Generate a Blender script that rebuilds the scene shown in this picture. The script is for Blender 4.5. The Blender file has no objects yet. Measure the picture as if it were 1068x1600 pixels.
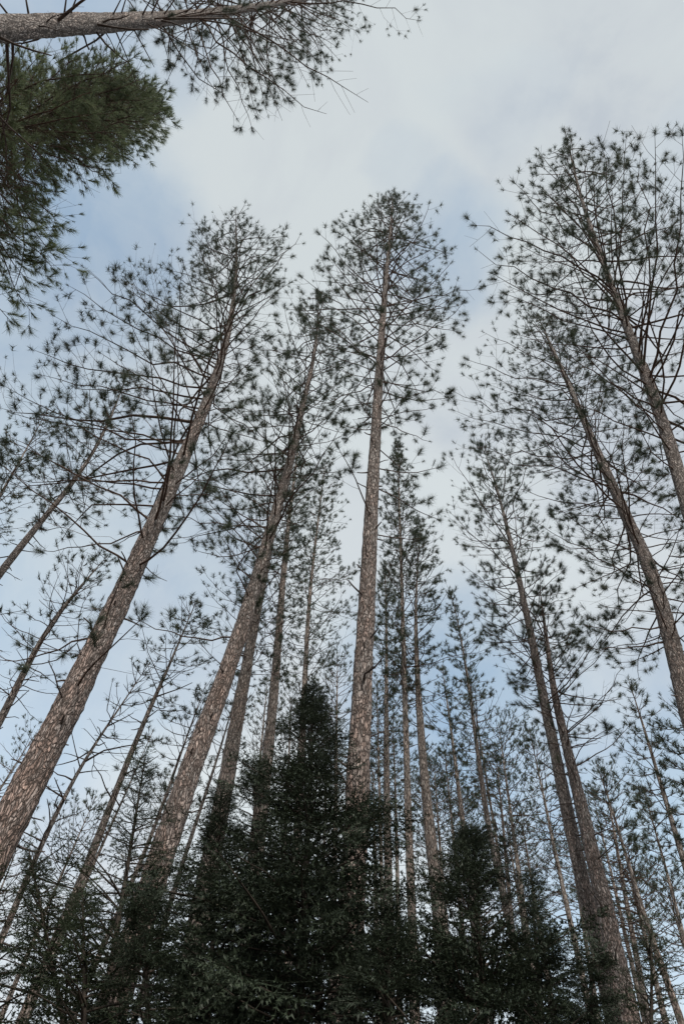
import bpy, math, random
import numpy as np
from mathutils import Vector, Matrix, noise as mnoise

scn = bpy.context.scene
rng = np.random.default_rng(11)
col = scn.collection

# ------------------------------------------------------------------ camera
EYE = np.array([0.0, 0.0, 1.6])
FOC, CX, CY = 1066.67, 534.0, 800.0          # 24 mm lens on an upright 24x36 frame
_v = np.array([106.0, 810.0, FOC]); _v /= np.linalg.norm(_v)
_se = _v[2]; _ce = math.sqrt(1 - _se * _se); _sr = _v[0] / _ce; _cr = math.sqrt(1 - _sr * _sr)
FWD = np.array([0, _ce, _se]); _r0 = np.array([1.0, 0, 0]); _u0 = np.array([0, -_se, _ce])
RGT = _cr * _r0 + _sr * _u0
UPV = -_sr * _r0 + _cr * _u0
cam_d = bpy.data.cameras.new('camera')
cam = bpy.data.objects.new('camera', cam_d); col.objects.link(cam)
cam.matrix_world = Matrix(((RGT[0], UPV[0], -FWD[0], EYE[0]), (RGT[1], UPV[1], -FWD[1], EYE[1]),
                           (RGT[2], UPV[2], -FWD[2], EYE[2]), (0, 0, 0, 1)))
cam_d.sensor_fit = 'VERTICAL'; cam_d.sensor_height = 36.0; cam_d.sensor_width = 24.0; cam_d.lens = 24.0
cam_d.clip_end = 2000.0
cam_d.dof.use_dof = True; cam_d.dof.focus_distance = 15.0; cam_d.dof.aperture_fstop = 5.6
scn.camera = cam

def ray(px, py):
    d = (px - CX) * RGT - (py - CY) * UPV + FOC * FWD
    return d / np.linalg.norm(d)

def at(px, py, D):
    """point seen at photograph pixel px, py and standing D metres away over the ground"""
    d = ray(px, py)
    return EYE + d * D / math.hypot(d[0], d[1])

def proj(p):
    q = np.asarray(p) - EYE
    z = q @ FWD
    return CX + FOC * (q @ RGT) / z, CY - FOC * (q @ UPV) / z

# ------------------------------------------------------------------ sky
SUN_EL, SUN_AZ = math.radians(44), math.radians(172)      # azimuth clockwise from +Y
world = bpy.data.worlds.new('World'); scn.world = world; world.use_nodes = True
wt = world.node_tree; wt.nodes.clear()
def N(t, kind, **kw):
    n = t.nodes.new(kind)
    for k, v in kw.items():
        if k.startswith('i_'):
            n.inputs[int(k[2:])].default_value = v
        else:
            setattr(n, k, v)
    return n
def L(t, a, b): t.links.new(a, b)
def M_(t, op, a, b=None, c=None, clamp=False):
    n = t.nodes.new('ShaderNodeMath'); n.operation = op; n.use_clamp = clamp
    for i, x in enumerate((a, b, c)):
        if x is None: continue
        if hasattr(x, 'is_linked'): t.links.new(x, n.inputs[i])
        else: n.inputs[i].default_value = x
    return n.outputs[0]
out = N(wt, 'ShaderNodeOutputWorld')
sky = N(wt, 'ShaderNodeTexSky', sky_type='NISHITA', sun_disc=False, sun_elevation=SUN_EL,
        sun_rotation=SUN_AZ, altitude=200, air_density=1.0, dust_density=1.2, ozone_density=.25)
bg_sky = N(wt, 'ShaderNodeBackground'); bg_sky.inputs[1].default_value = 0.15
tint = N(wt, 'ShaderNodeMixRGB', blend_type='MULTIPLY'); tint.inputs[0].default_value = 1.0; tint.inputs[2].default_value = (1.02, 1.20, 1.09, 1)
L(wt, sky.outputs[0], tint.inputs[1]); L(wt, tint.outputs[0], bg_sky.inputs[0])
tc = N(wt, 'ShaderNodeTexCoord')
warp = N(wt, 'ShaderNodeTexNoise'); warp.inputs['Scale'].default_value = 3.2; warp.inputs['Detail'].default_value = 6
L(wt, tc.outputs['Generated'], warp.inputs['Vector'])
vm = N(wt, 'ShaderNodeVectorMath', operation='MULTIPLY_ADD')
L(wt, warp.outputs['Color'], vm.inputs[0]); vm.inputs[1].default_value = (0.34,) * 3
sub = N(wt, 'ShaderNodeVectorMath', operation='SUBTRACT'); L(wt, tc.outputs['Generated'], sub.inputs[0]); sub.inputs[1].default_value = (0.17,) * 3
L(wt, sub.outputs[0], vm.inputs[2])
nrm = N(wt, 'ShaderNodeVectorMath', operation='NORMALIZE'); L(wt, vm.outputs[0], nrm.inputs[0])
# breaks in the cloud deck: direction, size, openness
GAPS = [(90, 310, 170, .92), (190, 385, 70, .85), (20, 480, 190, .85), (40, 900, 300, .78), (40, 1170, 150, .35),
        (700, 405, 85, .75), (625, 300, 40, .18), (690, 1110, 140, .95), (1000, 1280, 240, .85), (960, 1480, 160, .55),
        (60, 0, 170, .9), (250, 20, 90, .55), (1040, 300, 90, .18), (780, 180, 70, .14), (900, 1180, 130, .45),
        (300, 1000, 110, .3), (-350, 500, 420, .7), (1500, 900, 330, .5), (520, 1750, 300, .3)]
acc = None
for (gx, gy, gr, ga) in GAPS:
    d = ray(gx, gy)
    c0 = ray(gx + gr, gy) @ d
    dn = N(wt, 'ShaderNodeVectorMath', operation='DOT_PRODUCT'); L(wt, nrm.outputs[0], dn.inputs[0]); dn.inputs[1].default_value = tuple(d)
    mr = N(wt, 'ShaderNodeMapRange', interpolation_type='SMOOTHSTEP')
    L(wt, dn.outputs['Value'], mr.inputs['Value'])
    mr.inputs['From Min'].default_value = 1 - (1 - c0) * 2.6; mr.inputs['From Max'].default_value = 1 - (1 - c0) * .05
    mr.inputs['To Min'].default_value = 0; mr.inputs['To Max'].default_value = ga
    acc = mr.outputs[0] if acc is None else M_(wt, 'MAXIMUM', acc, mr.outputs[0])
# a general raggedness and breaks in the rest of the sky
n2 = N(wt, 'ShaderNodeTexNoise'); n2.inputs['Scale'].default_value = 5.5; n2.inputs['Detail'].default_value = 8; n2.inputs['Roughness'].default_value = .58
L(wt, nrm.outputs[0], n2.inputs['Vector'])
rag = M_(wt, 'MULTIPLY_ADD', n2.outputs['Fac'], 1.3, -.15, clamp=True)
gap = M_(wt, 'MULTIPLY', acc, M_(wt, 'MULTIPLY_ADD', rag, .85, .10, clamp=True), clamp=True)
cover = M_(wt, 'SUBTRACT', 1.0, gap, clamp=True)
n3 = N(wt, 'ShaderNodeTexNoise'); n3.inputs['Scale'].default_value = 3.4; n3.inputs['Detail'].default_value = 9; n3.inputs['Roughness'].default_value = .56
L(wt, tc.outputs['Generated'], n3.inputs['Vector']); n3.inputs['Distortion'].default_value = .4
cr = N(wt, 'ShaderNodeValToRGB')
cr.color_ramp.elements[0].position = .38; cr.color_ramp.elements[0].color = (.53, .585, .645, 1)
cr.color_ramp.elements[1].position = .60; cr.color_ramp.elements[1].color = (.645, .70, .722, 1)
_e = cr.color_ramp.elements.new(.49); _e.color = (.61, .66, .695, 1)
L(wt, n3.outputs['Fac'], cr.inputs[0])
bg_cl = N(wt, 'ShaderNodeBackground'); bg_cl.inputs[1].default_value = 0.655
L(wt, cr.outputs[0], bg_cl.inputs[0])
szc = N(wt, 'ShaderNodeSeparateXYZ'); L(wt, tc.outputs['Generated'], szc.inputs[0])
hzb = N(wt, 'ShaderNodeMapRange'); L(wt, szc.outputs[2], hzb.inputs['Value']); hzb.inputs['From Min'].default_value = 0.1; hzb.inputs['From Max'].default_value = .95
hzb.inputs['To Min'].default_value = .84; hzb.inputs['To Max'].default_value = .65     # an overcast deck brightens towards the horizon
L(wt, hzb.outputs[0], bg_cl.inputs[1])
mx = N(wt, 'ShaderNodeMixShader'); L(wt, cover, mx.inputs[0]); L(wt, bg_sky.outputs[0], mx.inputs[1]); L(wt, bg_cl.outputs[0], mx.inputs[2])
L(wt, mx.outputs[0], out.inputs[0])

sun_d = bpy.data.lights.new('sun', 'SUN'); sun_d.energy = 2.5; sun_d.angle = math.radians(14); sun_d.color = (1.0, .93, .84)
sun = bpy.data.objects.new('sun', sun_d); col.objects.link(sun)
_sd = Vector((math.sin(SUN_AZ) * math.cos(SUN_EL), math.cos(SUN_AZ) * math.cos(SUN_EL), math.sin(SUN_EL)))
sun.rotation_euler = _sd.to_track_quat('Z', 'Y').to_euler(); sun.location = (0, -10, 30)
scn.view_settings.view_transform = 'Standard'; scn.view_settings.look = 'None'
scn.view_settings.gamma = 1.0; scn.view_settings.use_curve_mapping = False
scn.view_settings.exposure = 0.6
scn.cycles.max_bounces = 5; scn.cycles.diffuse_bounces = 3; scn.cycles.transparent_max_bounces = 6

# ------------------------------------------------------------------ materials
def bark_mat(name, dark, mid, warm, scale=9.0, warm_amt=.5, bump=.6):
    m = bpy.data.materials.new(name); m.use_nodes = True; t = m.node_tree
    b = t.nodes['Principled BSDF']; b.inputs['Roughness'].default_value = .92
    b.inputs['Specular IOR Level'].default_value = .2
    tc = N(t, 'ShaderNodeTexCoord'); mp = N(t, 'ShaderNodeMapping'); mp.inputs['Scale'].default_value = (1, 1, .30)
    L(t, tc.outputs['Object'], mp.inputs[0])
    nz = N(t, 'ShaderNodeTexNoise'); nz.inputs['Scale'].default_value = scale * .9; nz.inputs['Detail'].default_value = 5
    L(t, mp.outputs[0], nz.inputs['Vector'])
    wv = N(t, 'ShaderNodeVectorMath', operation='MULTIPLY_ADD'); L(t, nz.outputs['Color'], wv.inputs[0]); wv.inputs[1].default_value = (.16,) * 3; L(t, mp.outputs[0], wv.inputs[2])
    vo = N(t, 'ShaderNodeTexVoronoi', feature='DISTANCE_TO_EDGE'); vo.inputs['Scale'].default_value = scale * 3.5; L(t, wv.outputs[0], vo.inputs['Vector'])
    vc = N(t, 'ShaderNodeTexVoronoi'); vc.inputs['Scale'].default_value = scale * 3.5; L(t, wv.outputs[0], vc.inputs['Vector'])
    sep = N(t, 'ShaderNodeSeparateColor'); L(t, vc.outputs['Color'], sep.inputs[0])
    big = N(t, 'ShaderNodeTexNoise'); big.inputs['Scale'].default_value = 2.2; big.inputs['Detail'].default_value = 4; L(t, mp.outputs[0], big.inputs['Vector'])
    plate = N(t, 'ShaderNodeMixRGB'); plate.inputs[1].default_value = (*mid, 1); plate.inputs[2].default_value = (*warm, 1)
    f = M_(t, 'ADD', M_(t, 'MULTIPLY', sep.outputs[0], .7), M_(t, 'MULTIPLY_ADD', big.outputs['Fac'], 1.6, -.8 + warm_amt - .35), clamp=True)
    sx = N(t, 'ShaderNodeSeparateXYZ'); L(t, tc.outputs['Object'], sx.inputs[0])
    hz = N(t, 'ShaderNodeMapRange'); L(t, sx.outputs[2], hz.inputs['Value']); hz.inputs['From Min'].default_value = 3.5; hz.inputs['From Max'].default_value = 11
    hz.inputs['To Min'].default_value = .30; hz.inputs['To Max'].default_value = -.22
    f = M_(t, 'ADD', f, hz.outputs[0], clamp=True)
    L(t, f, plate.inputs[0])
    val = N(t, 'ShaderNodeMixRGB', blend_type='MULTIPLY'); val.inputs[0].default_value = 1.0
    vv = M_(t, 'MULTIPLY_ADD', sep.outputs[1], .7, .65); cmb = N(t, 'ShaderNodeCombineColor')
    for i in range(3): L(t, vv, cmb.inputs[i])
    L(t, plate.outputs[0], val.inputs[1]); L(t, cmb.outputs[0], val.inputs[2])
    fine = N(t, 'ShaderNodeTexNoise'); fine.inputs['Scale'].default_value = scale * 7; fine.inputs['Detail'].default_value = 6; fine.inputs['Roughness'].default_value = .7
    L(t, mp.outputs[0], fine.inputs['Vector'])
    edge = N(t, 'ShaderNodeMapRange'); L(t, vo.outputs['Distance'], edge.inputs['Value']); edge.inputs['From Max'].default_value = .22
    e2 = M_(t, 'MULTIPLY', edge.outputs[0], M_(t, 'MULTIPLY_ADD', fine.outputs['Fac'], 3.4, -1.0, clamp=True), clamp=True)
    fin = N(t, 'ShaderNodeMixRGB'); fin.inputs[1].default_value = (*dark, 1); L(t, val.outputs[0], fin.inputs[2]); L(t, e2, fin.inputs[0])
    m2 = N(t, 'ShaderNodeMapping'); m2.inputs['Scale'].default_value = (1, 1, .16); L(t, tc.outputs['Object'], m2.inputs[0])
    fu = N(t, 'ShaderNodeTexNoise'); fu.inputs['Scale'].default_value = 19; fu.inputs['Detail'].default_value = 3; fu.inputs['Distortion'].default_value = .6; L(t, m2.outputs[0], fu.inputs['Vector'])
    fr = N(t, 'ShaderNodeMapRange'); L(t, M_(t, 'ABSOLUTE', M_(t, 'SUBTRACT', fu.outputs['Fac'], .5)), fr.inputs['Value']); fr.inputs['From Max'].default_value = .045
    fr.inputs['To Min'].default_value = .42
    f3 = N(t, 'ShaderNodeMixRGB'); f3.inputs[1].default_value = (*dark, 1); L(t, fin.outputs[0], f3.inputs[2]); L(t, fr.outputs[0], f3.inputs[0])
    L(t, f3.outputs[0], b.inputs['Base Color'])
    bp = N(t, 'ShaderNodeBump'); bp.inputs['Strength'].default_value = bump; bp.inputs['Distance'].default_value = .02
    h = M_(t, 'ADD', M_(t, 'ADD', edge.outputs[0], fr.outputs[0]), M_(t, 'MULTIPLY', fine.outputs['Fac'], .6)); L(t, h, bp.inputs['Height']); L(t, bp.outputs[0], b.inputs['Normal'])
    return m

def twig_mat(name, c1, c2):
    m = bpy.data.materials.new(name); m.use_nodes = True; t = m.node_tree
    b = t.nodes['Principled BSDF']; b.inputs['Roughness'].default_value = .85; b.inputs['Specular IOR Level'].default_value = .25
    g = N(t, 'ShaderNodeNewGeometry'); nz = N(t, 'ShaderNodeTexNoise'); nz.inputs['Scale'].default_value = 14; nz.inputs['Detail'].default_value = 4
    L(t, g.outputs['Position'], nz.inputs['Vector'])
    r = N(t, 'ShaderNodeValToRGB'); r.color_ramp.elements[0].position = .38; r.color_ramp.elements[1].position = .66
    r.color_ramp.elements[0].color = (*c1, 1); r.color_ramp.elements[1].color = (*c2, 1)
    L(t, nz.outputs['Fac'], r.inputs[0]); L(t, r.outputs[0], b.inputs['Base Color'])
    return m

def needle_mat(name, c1, c2, c3, scale=1.6, transl=.25):
    m = bpy.data.materials.new(name); m.use_nodes = True; t = m.node_tree
    b = t.nodes['Principled BSDF']; b.inputs['Roughness'].default_value = .55; b.inputs['Specular IOR Level'].default_value = .3
    g = N(t, 'ShaderNodeNewGeometry'); nz = N(t, 'ShaderNodeTexNoise'); nz.inputs['Scale'].default_value = scale; nz.inputs['Detail'].default_value = 7; nz.inputs['Roughness'].default_value = .7
    L(t, g.outputs['Position'], nz.inputs['Vector'])
    r = N(t, 'ShaderNodeValToRGB'); e = r.color_ramp.elements; e[0].position = .32; e[1].position = .72; e.new(.52)
    e[0].color = (*c1, 1); e[1].color = (*c2, 1); e[2].color = (*c3, 1)
    L(t, nz.outputs['Fac'], r.inputs[0]); L(t, r.outputs[0], b.inputs['Base Color'])
    tr = N(t, 'ShaderNodeBsdfTranslucent'); L(t, r.outputs[0], tr.inputs[0])
    mx = N(t, 'ShaderNodeMixShader'); mx.inputs[0].default_value = transl
    o = t.nodes['Material Output']; L(t, b.outputs[0], mx.inputs[1]); L(t, tr.outputs[0], mx.inputs[2]); L(t, mx.outputs[0], o.inputs[0])
    return m

MAT = dict(
    bark=bark_mat('red_pine_bark', (.05, .040, .035), (.45, .415, .395), (.48, .35, .30), 9, .45, .8),
    bark_far=bark_mat('far_pine_bark', (.06, .05, .045), (.42, .38, .35), (.45, .33, .27), 7, .35, .6),
    bark_grey=bark_mat('grey_pine_bark', (.07, .06, .055), (.52, .47, .44), (.52, .38, .32), 10, .3, .8),
    limb=twig_mat('limb_bark', (.055, .038, .030), (.12, .083, .066)),
    fir_wood=twig_mat('fir_wood', (.030, .024, .020), (.065, .052, .042)),
    dead=twig_mat('dead_wood', (.05, .04, .036), (.12, .10, .09)),
    pine=needle_mat('red_pine_needles', (.032, .046, .030), (.055, .073, .045), (.088, .102, .062)),
    wpine=needle_mat('white_pine_needles', (.082, .108, .062), (.14, .175, .097), (.20, .23, .13), transl=.5),
    fir=needle_mat('fir_needles', (.024, .034, .022), (.032, .045, .028), (.048, .064, .038), transl=.08),
    hem=needle_mat('hemlock_needles', (.028, .040, .022), (.040, .056, .030), (.058, .074, .040), transl=.15),
)

# ------------------------------------------------------------------ mesh helpers
class MB:
    def __init__(s): s.v = []; s.q = []; s.t = []; s.n = 0
    def add(s, v, quads=None, tris=None):
        v = np.asarray(v, float).reshape(-1, 3)
        if quads is not None and len(quads): s.q.append(np.asarray(quads, int) + s.n)
        if tris is not None and len(tris): s.t.append(np.asarray(tris, int) + s.n)
        s.v.append(v); s.n += len(v)
    def tubes(s, P, R, k=4):
        """P (m,n,3) centre lines, R (m,n) radii"""
        P = np.asarray(P, float); R = np.asarray(R, float)
        if P.ndim == 2: P = P[None]; R = R[None]
        m, n, _ = P.shape
        if m == 0: return
        T = np.gradient(P, axis=1); T /= np.linalg.norm(T, axis=2, keepdims=True) + 1e-9
        D = P[:, -1] - P[:, 0]
        ref = np.where((np.abs(D[:, 2]) > .8 * np.linalg.norm(D, axis=1))[:, None], np.array([[1.0, 0, 0]]), np.array([[0, 0, 1.0]]))
        A = np.cross(T, ref[:, None, :]); A /= np.linalg.norm(A, axis=2, keepdims=True) + 1e-9
        B = np.cross(T, A)
        th = np.arange(k) * 2 * np.pi / k
        V = P[:, :, None, :] + R[:, :, None, None] * (np.cos(th)[None, None, :, None] * A[:, :, None, :] + np.sin(th)[None, None, :, None] * B[:, :, None, :])
        i = np.arange(n - 1)[:, None] * k; j = np.arange(k)[None]; j2 = (j + 1) % k
        q = np.stack([i + j, i + j2, i + k + j2, i + k + j], -1).reshape(-1, 4)
        q = (q[None] + (np.arange(m) * n * k)[:, None, None]).reshape(-1, 4)
        s.add(V.reshape(-1, 3), quads=q)
    def mesh(s, name, mat, smooth=True):
        V = np.concatenate(s.v) if s.v else np.zeros((0, 3))
        Q = np.concatenate(s.q) if s.q else np.zeros((0, 4), int)
        T = np.concatenate(s.t) if s.t else np.zeros((0, 3), int)
        me = bpy.data.meshes.new(name)
        me.vertices.add(len(V)); me.vertices.foreach_set('co', V.astype(np.float32).ravel())
        nl = len(Q) * 4 + len(T) * 3
        me.loops.add(nl); me.loops.foreach_set('vertex_index', np.concatenate([Q.ravel(), T.ravel()]).astype(np.int32))
        me.polygons.add(len(Q) + len(T))
        ls = np.concatenate([np.arange(len(Q)) * 4, len(Q) * 4 + np.arange(len(T)) * 3]).astype(np.int32)
        me.polygons.foreach_set('loop_start', ls)
        me.polygons.foreach_set('loop_total', np.concatenate([np.full(len(Q), 4), np.full(len(T), 3)]).astype(np.int32))
        me.update(calc_edges=True)
        if smooth: me.polygons.foreach_set('use_smooth', np.ones(len(Q) + len(T), bool))
        me.materials.append(mat)
        return me
    def build(s, name, mat, parent=None, smooth=True):
        return put(name, s.mesh(name, mat, smooth), parent)

def put(name, me, parent=None):
    o = bpy.data.objects.new(name, me); col.objects.link(o)
    if parent is not None: o.parent = parent
    return o

def unit(v):
    v = np.asarray(v, float)
    return v / (np.linalg.norm(v, axis=-1, keepdims=True) + 1e-12)

def frames(D):
    """rotation matrices (m,3,3) whose z column is D, random spin"""
    D = unit(D); m = len(D)
    R = unit(rng.normal(size=(m, 3)))
    X = unit(np.cross(D, R)); Y = np.cross(D, X)
    return np.stack([X, Y, D], -1)

def tuft_arrays(nn, length, width, amin, amax, r):
    """needles radiating round +z; thin triangles"""
    a = np.radians(r.uniform(amin, amax, nn)) ; p = r.uniform(0, 2 * np.pi, nn)
    d = np.stack([np.sin(a) * np.cos(p), np.sin(a) * np.sin(p), np.cos(a)], -1)
    base = np.stack([np.zeros(nn), np.zeros(nn), r.uniform(-.11, .015, nn)], -1) * (length / .15)
    l = length * r.uniform(.55, 1.05, nn)[:, None]
    side = unit(np.cross(d, unit(r.normal(size=(nn, 3))))) * width / 2
    bow = r.normal(size=(nn, 3)) * .010 + np.array([0, 0, .012])
    V = np.stack([base - side, base + side, base + d * l + bow], 1)
    return V.reshape(-1, 3), np.arange(nn * 3).reshape(-1, 3)

def spray_arrays(r, length=.30, nshoot=7, nl=.019, nw=.0042, dens=150, flat=1.0, droop=.03):
    """a flat twig of conifer needles lying along +y, z up"""
    mb = MB(); ax = []
    n = 3
    s = np.linspace(0, 1, n)
    main = np.stack([.012 * np.sin(s * 3 + r.uniform(0, 6)), s * length, -droop * s ** 2 + .01 * r.normal()], -1)
    ax.append((main, 1.0))
    for k in range(nshoot):
        u = .12 + .8 * (k + r.uniform(-.3, .3)) / nshoot
        sd = 1 if k % 2 else -1
        p0 = np.array([np.interp(u, s, main[:, i]) for i in range(3)])
        ang = math.radians(r.uniform(35, 62)) * sd
        ll = length * (.62 * (1 - u) + .14) * r.uniform(.75, 1.2)
        d = np.array([math.sin(ang), math.cos(ang), r.uniform(-.35, .2)])
        sh = p0 + d[None] * (s * ll)[:, None] + np.array([0, .12 * ll, -.1 * ll])[None] * (s ** 2)[:, None]
        ax.append((sh, .8))
    P = np.stack([a for a, _ in ax]); R = np.outer([w for _, w in ax], np.linspace(.0026, .0010, n))
    mb.tubes(P, R, 3)
    for a, w in ax:
        ln = np.linalg.norm(a[-1] - a[0]); cnt = max(6, int(ln * dens))
        u = r.uniform(.02, 1.0, cnt)
        b = np.stack([np.interp(u, s, a[:, i]) for i in range(3)], -1)
        t = unit(a[-1] - a[0]); sdv = unit(np.cross(t, [0, 0, 1])); up = np.cross(sdv, t)
        phi = r.choice([0, np.pi], cnt) + r.normal(size=cnt) * .75 / flat
        o = np.cos(phi)[:, None] * sdv + np.sin(phi)[:, None] * up
        d = unit(o + t * r.uniform(.3, .9, cnt)[:, None])
        l = nl * r.uniform(.75, 1.15, cnt)[:, None]
        sv = unit(np.cross(d, up)) * nw / 2
        V = np.stack([b - sv, b + sv, b + d * l + sv * .4], 1).reshape(-1, 3)
        mb.add(V, tris=np.arange(cnt * 3).reshape(-1, 3))
    return mb

def inside(poly, x, y):
    c = False; j = len(poly) - 1
    for i in range(len(poly)):
        xi, yi = poly[i]; xj, yj = poly[j]
        if (yi > y) != (yj > y) and x < (xj - xi) * (y - yi) / (yj - yi) + xi: c = not c
        j = i
    return c

_r = np.random.default_rng(5)
TUFT = {}
for key, mat, args in (('pine', 'pine', (140, .150, .0042, 12, 98)), ('wpine', 'wpine', (70, .125, .0046, 5, 62))):
    TUFT[key] = []
    for k in range(4):
        mb = MB(); V, T = tuft_arrays(*args, _r); mb.add(V, tris=T)
        TUFT[key].append(mb.mesh('needle_tuft', MAT[mat], False))
def lowtuft(kind, nn, wmul):
    if kind == 'wpine': return tuft_arrays(nn, .125, .0046 * wmul, 5, 62, _r)
    return tuft_arrays(nn, .150, .0050 * wmul, 12, 98, _r)

def set_tag(o, label, cat, group=None):
    o['label'] = label; o['category'] = cat
    if group: o['group'] = group

# ------------------------------------------------------------------ the forest floor
def forest_floor():
    mb = MB()
    rr = np.concatenate([np.linspace(0, 30, 40), np.geomspace(33, 900, 22)]); k = 72
    th = np.arange(k) * 2 * np.pi / k
    V = []
    for a in rr:
        for t in th:
            x, y = a * math.cos(t), a * math.sin(t)
            V.append((x, y, .12 * mnoise.noise(Vector((x * .35, y * .35, 0))) + .5 * mnoise.noise(Vector((x * .03, y * .03, 3))) * min(1, a / 40)))
    Q = [(i * k + j, i * k + (j + 1) % k, (i + 1) * k + (j + 1) % k, (i + 1) * k + j) for i in range(len(rr) - 1) for j in range(k)]
    mb.add(V, quads=Q)
    m = bpy.data.materials.new('leaf_litter'); m.use_nodes = True; t = m.node_tree
    b = t.nodes['Principled BSDF']; b.inputs['Roughness'].default_value = .95
    g = N(t, 'ShaderNodeNewGeometry'); nz = N(t, 'ShaderNodeTexNoise'); nz.inputs['Scale'].default_value = 3; nz.inputs['Detail'].default_value = 10; nz.inputs['Roughness'].default_value = .75
    L(t, g.outputs['Position'], nz.inputs['Vector'])
    r = N(t, 'ShaderNodeValToRGB'); r.color_ramp.elements[0].position = .35; r.color_ramp.elements[1].position = .68
    r.color_ramp.elements[0].color = (.045, .035, .024, 1); r.color_ramp.elements[1].color = (.15, .095, .06, 1)
    L(t, nz.outputs['Fac'], r.inputs[0]); L(t, r.outputs[0], b.inputs['Base Color'])
    bp = N(t, 'ShaderNodeBump'); bp.inputs['Strength'].default_value = .6; bp.inputs['Distance'].default_value = .05; L(t, nz.outputs['Fac'], bp.inputs['Height']); L(t, bp.outputs[0], b.inputs['Normal'])
    o = mb.build('forest_floor', m); o['kind'] = 'structure'
    return o
forest_floor()

# ------------------------------------------------------------------ pines
def spline(P, n):
    """resample waypoints smoothly"""
    P = np.asarray(P, float)
    s = np.concatenate([[0], np.cumsum(np.linalg.norm(np.diff(P, axis=0), axis=1))]); s /= s[-1]
    u = np.linspace(0, 1, n)
    Q = np.stack([np.interp(u, s, P[:, i]) for i in range(3)], -1)
    w = max(1, n // (2 * len(P)))
    for _ in range(3):
        k = np.ones(2 * w + 1) / (2 * w + 1)
        E = np.concatenate([2 * Q[:1] - Q[1:w + 1][::-1], Q, 2 * Q[-1:] - Q[-w - 1:-1][::-1]])
        Q2 = np.stack([np.convolve(E[:, i], k, 'valid') for i in range(3)], -1)
        Q = Q2
    return Q

class Trunk:
    def __init__(s, px, D0, D1, w0, taper=.75):
        t = np.array([ (lambda d: d[2] / math.hypot(d[0], d[1]))(ray(*p)) for p in px])
        f = (t - t[0]) / (t[-1] - t[0])
        W = [at(p[0], p[1], D0 + (D1 - D0) * ff) for p, ff in zip(px, f)]
        z0 = W[0][2]; mid = W[max(1, len(W) // 2)]
        base = W[0] - (mid - W[0]) * (z0 / (mid[2] - z0)) * .8
        base[2] = 0
        s.C = spline([base] + W, 60)
        s.z0 = z0; s.H = s.C[-1, 2]
        s.base = s.C[0].copy(); s.base[2] = 0
        zc = (W[0] - EYE) @ FWD
        s.r0 = w0 / 2 * zc / FOC; s.taper = taper
    def radius(s, z):
        f = np.clip((s.H - z) / (s.H - s.z0), 0, 3)
        r = s.r0 * f ** s.taper
        z = np.asarray(z)
        return np.maximum(r, .008) * (1 + .35 * np.exp(-z / .35))
    def pt(s, z):
        return np.array([np.interp(z, s.C[:, 2], s.C[:, i]) for i in range(3)])
    def z_at_py(s, py):
        ys = [proj(c)[1] for c in s.C if (c - EYE) @ FWD > 0]
        zs = [c[2] for c in s.C if (c - EYE) @ FWD > 0]
        return zs[int(np.argmin(np.abs(np.array(ys) - py)))]
    def z_at_px(s, px):
        xs = [proj(c)[0] for c in s.C if (c - EYE) @ FWD > 0]; zs = [c[2] for c in s.C if (c - EYE) @ FWD > 0]
        return zs[int(np.argmin(np.abs(np.array(xs) - px)))]

def trunk_mesh(T, root, mat, rings, sides, relief):
    zs = np.linspace(0, T.H, rings)
    C = np.stack([np.interp(zs, T.C[:, 2], T.C[:, i]) for i in range(3)], -1)
    C[:, 2] = zs
    R = T.radius(zs)
    th = np.arange(sides) * 2 * np.pi / sides
    off = np.zeros((rings, sides))
    sd = float(rng.uniform(0, 100))
    for i in range(rings):
        r = R[i]
        for j in range(sides):
            x, y = math.cos(th[j]) * max(r, .04), math.sin(th[j]) * max(r, .04)
            n = mnoise.noise(Vector((x * 5 + sd, y * 5, zs[i] * 1.1))) * .10
            if relief:
                q = Vector((x * 34 + sd, y * 34, zs[i] * 15)) + mnoise.noise_vector(Vector((x * 9, y * 9, zs[i] * 5))) * .8
                d = mnoise.voronoi(q)[0]
                e = min(1.0, (d[1] - d[0]) * 2.2)
                n += (e - .55) * .085 * min(1, r / .12) + mnoise.noise(q * 2.3) * .05
            off[i, j] = n
    RR = R[:, None] * (1 + off)
    V = np.stack([C[:, None, 0] + RR * np.cos(th), C[:, None, 1] + RR * np.sin(th), np.broadcast_to(C[:, None, 2], RR.shape)], -1)
    V = V - T.base
    mb = MB(); k = sides
    i = np.arange(rings - 1)[:, None] * k; j = np.arange(k)[None]; j2 = (j + 1) % k
    q = np.stack([i + j, i + j2, i + k + j2, i + k + j], -1).reshape(-1, 4)
    mb.add(V.reshape(-1, 3), quads=q)
    n = mb.n; mb.add(V[-1].mean(0)[None], tris=[[(rings - 1) * k + a - n, (rings - 1) * k + (a + 1) % k - n, 0] for a in range(k)])
    return mb.build('trunk', mat, root)

def limb_curve(p0, az, el0, el1, Lb, n=9, wig=.06, r=rng, sag=0.0):
    h = np.array([math.cos(az), math.sin(az), 0])
    s = np.linspace(0, 1, n)
    el = el0 + (el1 - el0) * s ** 1.4 - sag * np.sin(s * np.pi)
    azs = np.cumsum(r.normal(size=n)) * wig + np.cumsum((r.random(n) < .16) * r.normal(size=n) * wig * 2.6)
    d = np.stack([np.cos(el) * np.cos(az + azs), np.cos(el) * np.sin(az + azs), np.sin(el + r.normal(size=n) * wig)], -1)
    P = np.concatenate([[np.zeros(3)], np.cumsum(d[:-1] * (Lb / (n - 1)), axis=0)])
    return p0 + P

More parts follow.
